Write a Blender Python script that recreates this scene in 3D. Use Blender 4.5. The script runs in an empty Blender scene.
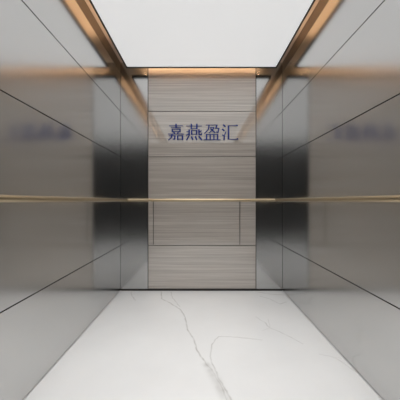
import bpy, bmesh, math, random
from mathutils import Vector, noise
random.seed(4)
S = bpy.context.scene
C = S.collection

# ------------------------------------------------------------ camera, world, light, exposure
F, EYE, D = 257.0, 0.945, 2.70          # focal length in pixels, eye height, distance to the back wall
cd = bpy.data.cameras.new('camera'); cam = bpy.data.objects.new('camera', cd); C.objects.link(cam)
cd.sensor_fit = 'HORIZONTAL'; cd.sensor_width = 36.0; cd.lens = F / 400 * 36.0
cd.shift_y = 0.0025; cd.clip_start = 0.02
cam.location = (0, 0, EYE); cam.rotation_euler = (math.pi/2, 0, 0)
S.camera = cam
w = bpy.data.worlds.new('world'); S.world = w; w.use_nodes = True
w.node_tree.nodes['Background'].inputs[0].default_value = (0.02, 0.02, 0.022, 1)
S.view_settings.view_transform = 'Standard'; S.view_settings.look = 'None'
S.view_settings.gamma = 1; S.view_settings.exposure = 0.0
S.view_settings.use_curve_mapping = False
S.cycles.max_bounces = 16; S.cycles.glossy_bounces = 10; S.cycles.diffuse_bounces = 6
S.cycles.sample_clamp_indirect = 8.0
PANEL_E = 0.55                           # ceiling panel glow
LED_E = 24.0                              # warm cove strips

FILL_W = 17.5                            # power of the added floor fill lamp
XL, XR = -0.836, 0.866                   # side walls
YF = -0.70                               # door side, just behind the camera
ZP = 2.291                               # underside of the floating light panel
ZT = 2.400                               # roof of the cove
PX0, PX1, PY0, PY1 = XL+0.092, XR-0.092, YF+0.10, D-0.10
GAP = 0.0034                             # half of a joint between panels

ld = bpy.data.lights.new('floor_fill_light', 'AREA'); lo = bpy.data.objects.new('floor_fill_light', ld); C.objects.link(lo)  # added fill lamp just under the glowing panel, aimed down to brighten the floor
ld.shape = 'RECTANGLE'; ld.size = PX1-PX0-.03; ld.size_y = PY1-PY0-.03; ld.energy = FILL_W; ld.color = (1, .995, .985)
ld.spread = math.radians(96)
lo.location = ((PX0+PX1)/2, (PY0+PY1)/2, ZP-.006)

# ------------------------------------------------------------ helpers
def lin(r, g, b):
    return tuple(((c/255)/12.92 if c/255 <= 0.04045 else ((c/255+0.055)/1.055)**2.4) for c in (r, g, b)) + (1,)
def mat(name, col, rough=0.5, metal=0.0, **kw):
    m = bpy.data.materials.new(name); m.use_nodes = True
    p = m.node_tree.nodes['Principled BSDF']
    p.inputs['Base Color'].default_value = col
    p.inputs['Roughness'].default_value = rough
    p.inputs['Metallic'].default_value = metal
    for k, v in kw.items(): p.inputs[k.replace('_', ' ')].default_value = v
    return m
def emit(name, col, e, base=(0.8, 0.8, 0.8, 1), rough=0.5):
    m = mat(name, base, rough)
    p = m.node_tree.nodes['Principled BSDF']
    p.inputs['Emission Color'].default_value = col
    p.inputs['Emission Strength'].default_value = e
    return m
def add_box(bm, x0, x1, y0, y1, z0, z1, bevel=0.0):
    r = bmesh.ops.create_cube(bm, size=1)
    for v in r['verts']:
        v.co = ((x0+x1)/2 + v.co.x*(x1-x0), (y0+y1)/2 + v.co.y*(y1-y0), (z0+z1)/2 + v.co.z*(z1-z0))
    if bevel:
        ed = list({e for v in r['verts'] for e in v.link_edges})
        bmesh.ops.bevel(bm, geom=ed, offset=bevel, segments=2, affect='EDGES', profile=0.5)
def obj(name, bm, m, parent=None, smooth=False):
    me = bpy.data.meshes.new(name); bm.normal_update(); bm.to_mesh(me); bm.free()
    o = bpy.data.objects.new(name, me); C.objects.link(o)
    if m: me.materials.append(m)
    if smooth:
        for p in me.polygons: p.use_smooth = True
    if parent:
        o.parent = parent
        o.matrix_parent_inverse = parent.matrix_basis.inverted()
    return o
def box(name, m, b, parent=None, bevel=0.0):
    bm = bmesh.new(); add_box(bm, *b, bevel=bevel)
    return obj(name, bm, m, parent)
def thing(name, label, cat, loc=(0, 0, 0), group=None):
    o = bpy.data.objects.new(name, None); C.objects.link(o); o.location = loc
    o.empty_display_size = 0.05
    o['label'] = label; o['category'] = cat
    if group: o['group'] = group
    return o
def structure(o, label=None):
    o['kind'] = 'structure'
    if label: o['label'] = label
    return o

# ------------------------------------------------------------ materials
def steel_material():
    m = mat('satin_mirror_steel', (0.60, 0.60, 0.595, 1), 0.10, 1.0, Anisotropic=0.68)
    nt = m.node_tree; N, L = nt.nodes, nt.links
    p = N['Principled BSDF']
    tc = N.new('ShaderNodeTexCoord'); mp = N.new('ShaderNodeMapping'); mp.inputs['Scale'].default_value = (3, 3, 1.2)
    nz = N.new('ShaderNodeTexNoise'); nz.inputs['Scale'].default_value = 2.0; nz.inputs['Detail'].default_value = 3
    mr = N.new('ShaderNodeMapRange'); mr.inputs['To Min'].default_value = 0.135; mr.inputs['To Max'].default_value = 0.155
    L.new(tc.outputs['Object'], mp.inputs[0]); L.new(mp.outputs[0], nz.inputs['Vector'])
    L.new(nz.outputs['Fac'], mr.inputs['Value']); L.new(mr.outputs[0], p.inputs['Roughness'])
    cz = N.new('ShaderNodeCombineXYZ'); cz.inputs[2].default_value = 1.0    # fine horizontal brushing
    L.new(cz.outputs[0], p.inputs['Tangent'])
    return m
def wood_material():
    m = mat('grey_oak_veneer', (0.4, 0.37, 0.33, 1), 0.45, 0.0, Coat_Weight=1.0, Coat_Roughness=0.03, Coat_IOR=2.3)
    nt = m.node_tree; N, L = nt.nodes, nt.links
    p = N['Principled BSDF']
    tc = N.new('ShaderNodeTexCoord')
    def streak(sx, sz, detail, dist):
        mp = N.new('ShaderNodeMapping'); mp.inputs['Scale'].default_value = (sx, 1, sz)
        nz = N.new('ShaderNodeTexNoise'); nz.inputs['Scale'].default_value = 1.0
        nz.inputs['Detail'].default_value = detail; nz.inputs['Roughness'].default_value = 0.62
        nz.inputs['Distortion'].default_value = dist
        L.new(tc.outputs['Object'], mp.inputs[0]); L.new(mp.outputs[0], nz.inputs['Vector'])
        return nz.outputs['Fac']
    a = streak(0.9, 95, 5, 0.0); b = streak(2.6, 380, 4, 0.0); c = streak(0.5, 22, 3, 0.1)
    def math_node(op, x, y):
        n = N.new('ShaderNodeMath'); n.operation = op
        for i, v in enumerate((x, y)):
            if isinstance(v, float): n.inputs[i].default_value = v
            else: L.new(v, n.inputs[i])
        return n.outputs[0]
    f = math_node('ADD', math_node('MULTIPLY', a, 0.5), math_node('MULTIPLY', b, 0.27))
    f = math_node('ADD', f, math_node('MULTIPLY', c, 0.23))
    cr = N.new('ShaderNodeValToRGB'); e = cr.color_ramp
    e.elements[0].position = 0.34; e.elements[0].color = lin(170, 161, 152)
    e.elements[1].position = 0.66; e.elements[1].color = lin(226, 219, 210)
    k = e.elements.new(0.5); k.color = lin(196, 187, 178)
    L.new(f, cr.inputs[0]); L.new(cr.outputs[0], p.inputs['Base Color'])
    return m
def marble_material():
    m = mat('white_marble', (0.87, 0.86, 0.85, 1), 0.22, 0.0, Coat_Weight=0.3, Coat_Roughness=0.08)
    nt = m.node_tree; N, L = nt.nodes, nt.links
    p = N['Principled BSDF']
    at = N.new('ShaderNodeVertexColor'); at.layer_name = 'vein'
    tc = N.new('ShaderNodeTexCoord')
    nz = N.new('ShaderNodeTexNoise'); nz.inputs['Scale'].default_value = 1.6; nz.inputs['Detail'].default_value = 5
    L.new(tc.outputs['Object'], nz.inputs['Vector'])
    cl = N.new('ShaderNodeValToRGB'); e = cl.color_ramp
    e.elements[0].position = 0.3; e.elements[0].color = (0.81, 0.81, 0.81, 1)
    e.elements[1].position = 0.62; e.elements[1].color = (0.87, 0.87, 0.868, 1)
    L.new(nz.outputs['Fac'], cl.inputs[0])
    mx = N.new('ShaderNodeMix'); mx.data_type = 'RGBA'
    L.new(at.outputs['Color'], mx.inputs[0]); L.new(cl.outputs[0], mx.inputs[6])
    mx.inputs[7].default_value = lin(150, 147, 141)
    L.new(mx.outputs[2], p.inputs['Base Color'])
    return m
STEEL = steel_material(); WOOD = wood_material(); MARBLE = marble_material()
BLACK = mat('black_backing', (0.006, 0.006, 0.006, 1), 0.6)
SKIRT = mat('dark_skirting', (0.05, 0.047, 0.045, 1), 0.3, 0.6)
FRAME = mat('black_frame', (0.004, 0.004, 0.004, 1), 0.5)
LINING = mat('dark_bronze_lining', (0.07, 0.048, 0.032, 1), 0.4)
COVE = mat('pale_bronze_cove', (0.54, 0.45, 0.37, 1), 0.5)
RAIL = mat('champagne_bronze', lin(192, 174, 144), 0.33, 1.0)
SHADOW_BAR = mat('bracket_shadow_tone', (0.20, 0.185, 0.17, 1), 0.4, 0.3)  # dark tone for the bracket shadows modelled as bars
DOOR = mat('dark_door', (0.02, 0.02, 0.02, 1), 0.4)
GLOW = emit('white_diffuser', (1, 1, 1, 1), PANEL_E, base=(0.6, 0.6, 0.6, 1))
LED = emit('warm_led', (1.0, 0.68, 0.41, 1), LED_E)
BLUE = mat('blue_lettering', lin(32, 56, 138), 0.35, 0.1)

# ------------------------------------------------------------ floor, with its marble veins
VEINS = [  # pixel polylines laid on the floor, (points, half width in metres, strength)
 ([(160.8,291.8),(162,299),(170,303),(180,309),(184.8,316),(187.2,329),(194,340),(198,352),(206,363),(214,374),(222,388),(227,402)], .0038, .8),
 ([(170.8,291.8),(172,297),(180,307)], .0035, .6),
 ([(206,364),(214,376),(220,388),(228,402)], .019, .42),
 ([(214,368),(219,380),(226,391),(232,402)], .004, .7),
 ([(214,368),(210,356),(212,345),(218,336.5),(236,337),(262,340)], .003, .6),
 ([(256,317),(264,322),(270,328),(280,332),(292,338),(303,344)], .0022, 0.72),
 ([(262,331),(270,328),(268,319)], .002, .35),
 ([(257,291.8),(270,294),(284,295)], .004, 0.77),
 ([(260,296),(270,299),(280,304),(286,302)], .0035, 0.62),
 ([(320,354),(336,358),(346,365),(360,375)], .002, 0.62),
 ([(328,356),(345,359),(356,366)], .0018, .3),
 ([(131.5,291.5),(132,296),(135.5,300.5)], .0035, .55),
]
def to_floor(px, py):
    d = F*EYE/(py-201); return Vector(((px-200)*d/F, d))
def build_floor():
    segs = []
    for pts, hw, st in VEINS:
        q = [to_floor(*p) for p in pts]
        fine = []
        for a, b in zip(q, q[1:]):
            n = max(2, int((b-a).length/0.012))
            for i in range(n):
                t = i/n; p = a.lerp(b, t)
                j = noise.noise_vector(Vector((p.x*22, p.y*22, hw*900)))*0.007 + noise.noise_vector(Vector((p.x*60, p.y*60, 3)))*0.003
                fine.append(p+Vector((j.x, j.y)))
        fine.append(q[-1])
        segs += [(a, b, hw, st) for a, b in zip(fine, fine[1:])]
    cell = {}
    for s in segs:
        mx, my = (s[0]+s[1])/2
        for i in range(-1, 2):
            for k in range(-1, 2): cell.setdefault((int(mx//.05)+i, int(my//.05)+k), []).append(s)
    st = 0.0042
    xs = [XL-.02+i*st for i in range(int((XR-XL+.04)/st)+2)]
    ys = [YF-.05, 0, 0.3, 0.7, 1.0]; y = 1.12
    while y < D+.03: ys.append(y); y += st
    verts = [(x, y, 0) for y in ys for x in xs]
    nx = len(xs)
    faces = [(r*nx+c, r*nx+c+1, (r+1)*nx+c+1, (r+1)*nx+c) for r in range(len(ys)-1) for c in range(nx-1)]
    me = bpy.data.meshes.new('floor'); me.from_pydata(verts, [], faces)
    ca = me.color_attributes.new('vein', 'FLOAT_COLOR', 'POINT')
    data = []
    for (x, y, _) in verts:
        v = 0.0
        for a, b, hw, s in cell.get((int(x//.05), int(y//.05)), ()):
            ab = b-a; p = Vector((x, y)); t = max(0, min(1, (p-a).dot(ab)/max(ab.length_squared, 1e-9)))
            dd = (p-(a+ab*t)).length
            if dd < 3*hw:
                v = max(v, s*math.exp(-(dd/hw)**2*.8)*(0.65+0.5*noise.noise(Vector((x*30, y*30, 1)))))
        v = max(0, min(1, v)); data += [v, v, v, 1]
    ca.data.foreach_set('color', data)
    me.materials.append(MARBLE)
    o = bpy.data.objects.new('floor', me); C.objects.link(o)
    structure(o)
build_floor()

# ------------------------------------------------------------ walls: black carcass with lift-off panels
JZ = [0.022, 0.477, 1.410, 1.887, ZP]    # horizontal joints, in line on every wall
T = 0.018                                # panel thickness
def side_wall(side):
    s = -1 if side == 'left' else 1
    x = XL if s < 0 else XR
    wl = structure(box('wall_'+side, BLACK, (min(x+s*T, x+s*.08), max(x+s*T, x+s*.08), YF-.05, D+.08, 0, ZT+.03)))
    for z0, z1 in zip([.0055]+JZ[1:], JZ[1:]):
        box('steel_panel', STEEL, (min(x, x+s*T), max(x, x+s*T), YF, D-.0005, z0+(.0026 if z0 > .1 else .002), z1-(.0026 if z1 < ZP else 0)), wl, bevel=.0008)
    box('cove_lining', LINING, (min(x, x+s*T), max(x, x+s*T), YF, D, ZP+.002, ZT), wl)
side_wall('left'); side_wall('right')
wb = structure(box('wall_back', BLACK, (XL, XR, D+T, D+.08, 0, ZT+.03)))
WX0, WX1 = -0.546, 0.588
for x0, x1, m, nm in ((XL, WX0, STEEL, 'steel_panel'), (WX0, WX1, WOOD, 'wood_panel'), (WX1, XR, STEEL, 'steel_panel')):
    if m is STEEL:
        box(nm, m, (x0+(.0012 if x0 < 0 else GAP), x1-(GAP if x0 < 0 else .0012), D, D+T, JZ[0]+.001, ZT), wb, bevel=.0008)
        continue
    for z0, z1 in zip(JZ, JZ[1:]):
        box(nm, m, (x0+GAP, x1-GAP, D, D+T, z0+GAP, z1-GAP if z1 < ZP else ZT), wb, bevel=.0008)
structure(box('baseboard_back', SKIRT, (XL+.001, XR-.001, D+.004, D+T, 0, JZ[0])))
# door side behind the viewer
wf = structure(box('wall_front', DOOR, (XL, XR, YF-.08, YF-.03, 0, ZT+.03)))
d1 = structure(box('door_1', DOOR, (-.44, .013, YF-.03, YF-.005, .004, 2.1), bevel=.003))
d2 = structure(box('door_2', DOOR, (.017, .47, YF-.03, YF-.005, .004, 2.1), bevel=.003))

# ------------------------------------------------------------ ceiling, floating light panel, cove strips
structure(box('ceiling', COVE, (XL-.05, XR+.05, YF-.05, D+.05, ZT, ZT+.03)))
cx, cy = (PX0+PX1)/2, (PY0+PY1)/2
lp = thing('ceiling_light_panel', 'large flat white glowing ceiling panel floating inside a warm-lit gap', 'ceiling light', (cx, cy, ZP))
box('diffuser', GLOW, (PX0+.0135, PX1-.0135, PY0+.0225, PY1-.0225, ZP, ZP+.012), lp)
bm = bmesh.new()
fw, fb = .013, .022
for b in ((PX0, PX0+fw, PY0, PY1), (PX1-fw, PX1, PY0, PY1), (PX0+fw, PX1-fw, PY0, PY0+fb), (PX0+fw, PX1-fw, PY1-fb, PY1)):
    add_box(bm, *b, ZP-.003, ZP+.026)
add_box(bm, PX0+fw, PX1-fw, PY0+fb, PY1-fb, ZP+.0125, ZP+.026)
f = obj('edge_frame', bm, FRAME, lp); f['label'] = 'thin black edge frame'
for b in ((PX0+.02, PX0+.030, PY0+.12, PY1-.32), (PX1-.030, PX1-.02, PY0+.12, PY1-.32), (PX0+.13, PX1-.13, PY1-.038, PY1-.021)):
    o = box('light_strip', LED, (*b, ZP+.0265, ZP+.036), lp); o['label'] = 'warm glowing light strip'
bm = bmesh.new()
for x in (PX0+.3, PX1-.3):
    for y in (PY0+.4, cy, PY1-.4): add_box(bm, x-.008, x+.008, y-.008, y+.008, ZP+.0265, ZT-.0005)
obj('hanger', bm, FRAME, lp)

# ------------------------------------------------------------ handrails
ZR = 0.954
def rail_bm(p0, p1):
    """round tube with slightly domed end caps"""
    bm = bmesh.new(); d = (p1-p0).normalized(); R = .0148; n = 40
    u = Vector((0, 0, 1)); v = d.cross(u); prev = None
    L = (p1-p0).length
    for t, rr in ((0, R*.8), (.002, R*.96), (.005, R), (L-.005, R), (L-.002, R*.96), (L, R*.8)):
        ring = [bm.verts.new(p0+d*t+(u*math.sin(2*math.pi*i/n)+v*math.cos(2*math.pi*i/n))*rr) for i in range(n)]
        if prev:
            for i in range(n): bm.faces.new((prev[i], prev[(i+1) % n], ring[(i+1) % n], ring[i]))
        else: bm.faces.new(ring)
        prev = ring
    bm.faces.new(prev)
    bmesh.ops.recalc_face_normals(bm, faces=bm.faces)
    return bm
def bracket_bm(pw, pr):
    """round rose on the wall, short stem to the back of the rail"""
    bm = bmesh.new(); d = (pr-pw).normalized(); L = (pr-pw).length
    rot = d.to_track_quat('Z', 'Y').to_matrix().to_4x4()
    from mathutils import Matrix
    for r, l in ((.011, .006), (.0055, L)):
        bmesh.ops.create_cone(bm, cap_ends=True, segments=24, radius1=r, radius2=r, depth=l,
                              matrix=Matrix.Translation(pw+d*l/2) @ rot)
    return bm
RO = 0.085                               # rail centre line off the wall
rx0, rx1, ry = XL+RO, XR-RO, D-RO
g = 'bronze handrails round the lift car'
def rail(label, p0, p1, brs):
    t = thing('handrail', label, 'handrail', ((p0.x+p1.x)/2, (p0.y+p1.y)/2, ZR), g)
    obj('rail', rail_bm(p0, p1), RAIL, t, smooth=True)
    for pw, pr in brs: obj('bracket', bracket_bm(pw, pr), RAIL, t)
    return t
V = Vector
rb = rail('bronze handrail across the wood and steel back wall under the blue characters', V((rx0+.016, ry, ZR)), V((rx1-.016, ry, ZR)),
     [(V((x, D, ZR)), V((x, ry+.0055, ZR))) for x in (-.489, .418)])
for x in (-.489, .418):                  # slim dark bar on the wood imitating each bracket's shadow line
    o = box('bracket_shadow', SHADOW_BAR, (x-.0045, x+.0045, D-.0035, D-.0002, JZ[1]+.01, ZR-.006), rb, bevel=.0008); o['label'] = 'slim dark bar imitating the bracket shadow under the rail'
for s, x, rx, wd in ((1, XL, rx0, 'left'), (-1, XR, rx1, 'right')):
    rail('bronze handrail along the %s steel side wall' % wd, V((rx, YF+.3, ZR)), V((rx, ry+.014, ZR)),
         [(V((x, y, ZR)), V((rx-s*.0055, y, ZR))) for y in (.35, 2.45)])

# ------------------------------------------------------------ blue characters on the wood
CH = {
 'jia': [((8,10),(92,10),3.4), ((50,-2),(50,22),9), ((20,22),(80,22),3.4), ((27,31),(74,31),3.4), ((27,31),(27,47),9), ((74,31),(74,47),9), ((27,45),(74,45),3.4),
         ((35,48),(41,57),7), ((64,48),(59,57),6), ((2,60),(99,60),3.4), ((6,71),(44,71),3.4), ((43,71),(41,93),9), ((42,94),(31,91),5), ((25,63),(21,82),8), ((21,82),(3,98),5),
         ((60,71),(90,71),3.4), ((60,70),(60,97),9), ((90,70),(90,97),9), ((60,92),(90,92),3.4)],
 'yan': [((2,11),(98,11),3.4), ((33,-2),(33,29),9), ((67,-2),(67,29),9), ((33,27),(67,27),3.4), ((35,38),(66,38),3.4), ((35,37),(35,64),9), ((66,37),(66,64),9), ((35,61),(66,61),3.4),
         ((20,34),(20,70),9), ((4,46),(20,46),3.4), ((1,68),(20,60),6), ((80,33),(80,62),9), ((79,64),(96,64),7), ((96,65),(97,54),5), ((95,40),(80,50),6),
         ((17,75),(4,97),8), ((34,76),(42,96),9), ((58,76),(66,96),9), ((80,75),(97,97),9)],
 'ying': [((12,5),(82,5),3.4), ((80,5),(72,25),8), ((71,25),(94,25),3.4), ((92,25),(86,50),8), ((87,52),(74,47),5), ((31,5),(27,32),8), ((27,32),(3,57),5),
          ((37,20),(63,20),3.4), ((62,20),(50,38),7), ((50,38),(31,53),5), ((40,27),(67,52),8), ((16,63),(84,63),3.4), ((16,62),(16,95),9), ((84,62),(84,95),9),
          ((38,63),(38,95),8), ((61,63),(61,95),8), ((-1,96),(101,96),3.4)],
 'hui': [((8,3),(20,15),9), ((2,30),(14,41),9), ((24,46),(13,75),6), ((14,73),(12,98),9), ((2,66),(14,73),6), ((36,9),(94,9),3.4), ((40,9),(40,93),10), ((36,93),(99,93),3.4), ((90,5),(96,10),6), ((93,88),(99,94),6)],
}
def char_bm(strokes, x0, ztop, size, y):
    bm = bmesh.new()
    for i, (a, b, wd) in enumerate(strokes):
        a = V((x0+a[0]/100*size, 0, ztop-a[1]/100*size)); b = V((x0+b[0]/100*size, 0, ztop-b[1]/100*size))
        d = (b-a).normalized(); n = V((d.z, 0, -d.x))*wd/200*size; e = d*.002
        th = .005 + .00013*i
        q = [a-e+n, a-e-n, b+e-n, b+e+n]
        lo = [bm.verts.new((p.x, y, p.z)) for p in q]; hi = [bm.verts.new((p.x, y-th, p.z)) for p in q]
        bm.faces.new(lo); bm.faces.new(hi[::-1])
        for k in range(4): bm.faces.new((lo[k], lo[(k+1) % 4], hi[(k+1) % 4], hi[k]))
    bmesh.ops.recalc_face_normals(bm, faces=bm.faces)
    return bm
PXM = D/F
sign = thing('wall_sign', 'row of four blue raised Chinese characters on the wood wall panel', 'sign', ((203-200)*PXM, D, EYE+(201-141)*PXM))
for k, px in zip(('jia', 'yan', 'ying', 'hui'), (168, 186, 204, 222)):
    obj('character', char_bm(CH[k], (px-200)*PXM, EYE+(201-124.3)*PXM, 16.2*PXM, D-.0002), BLUE, sign)
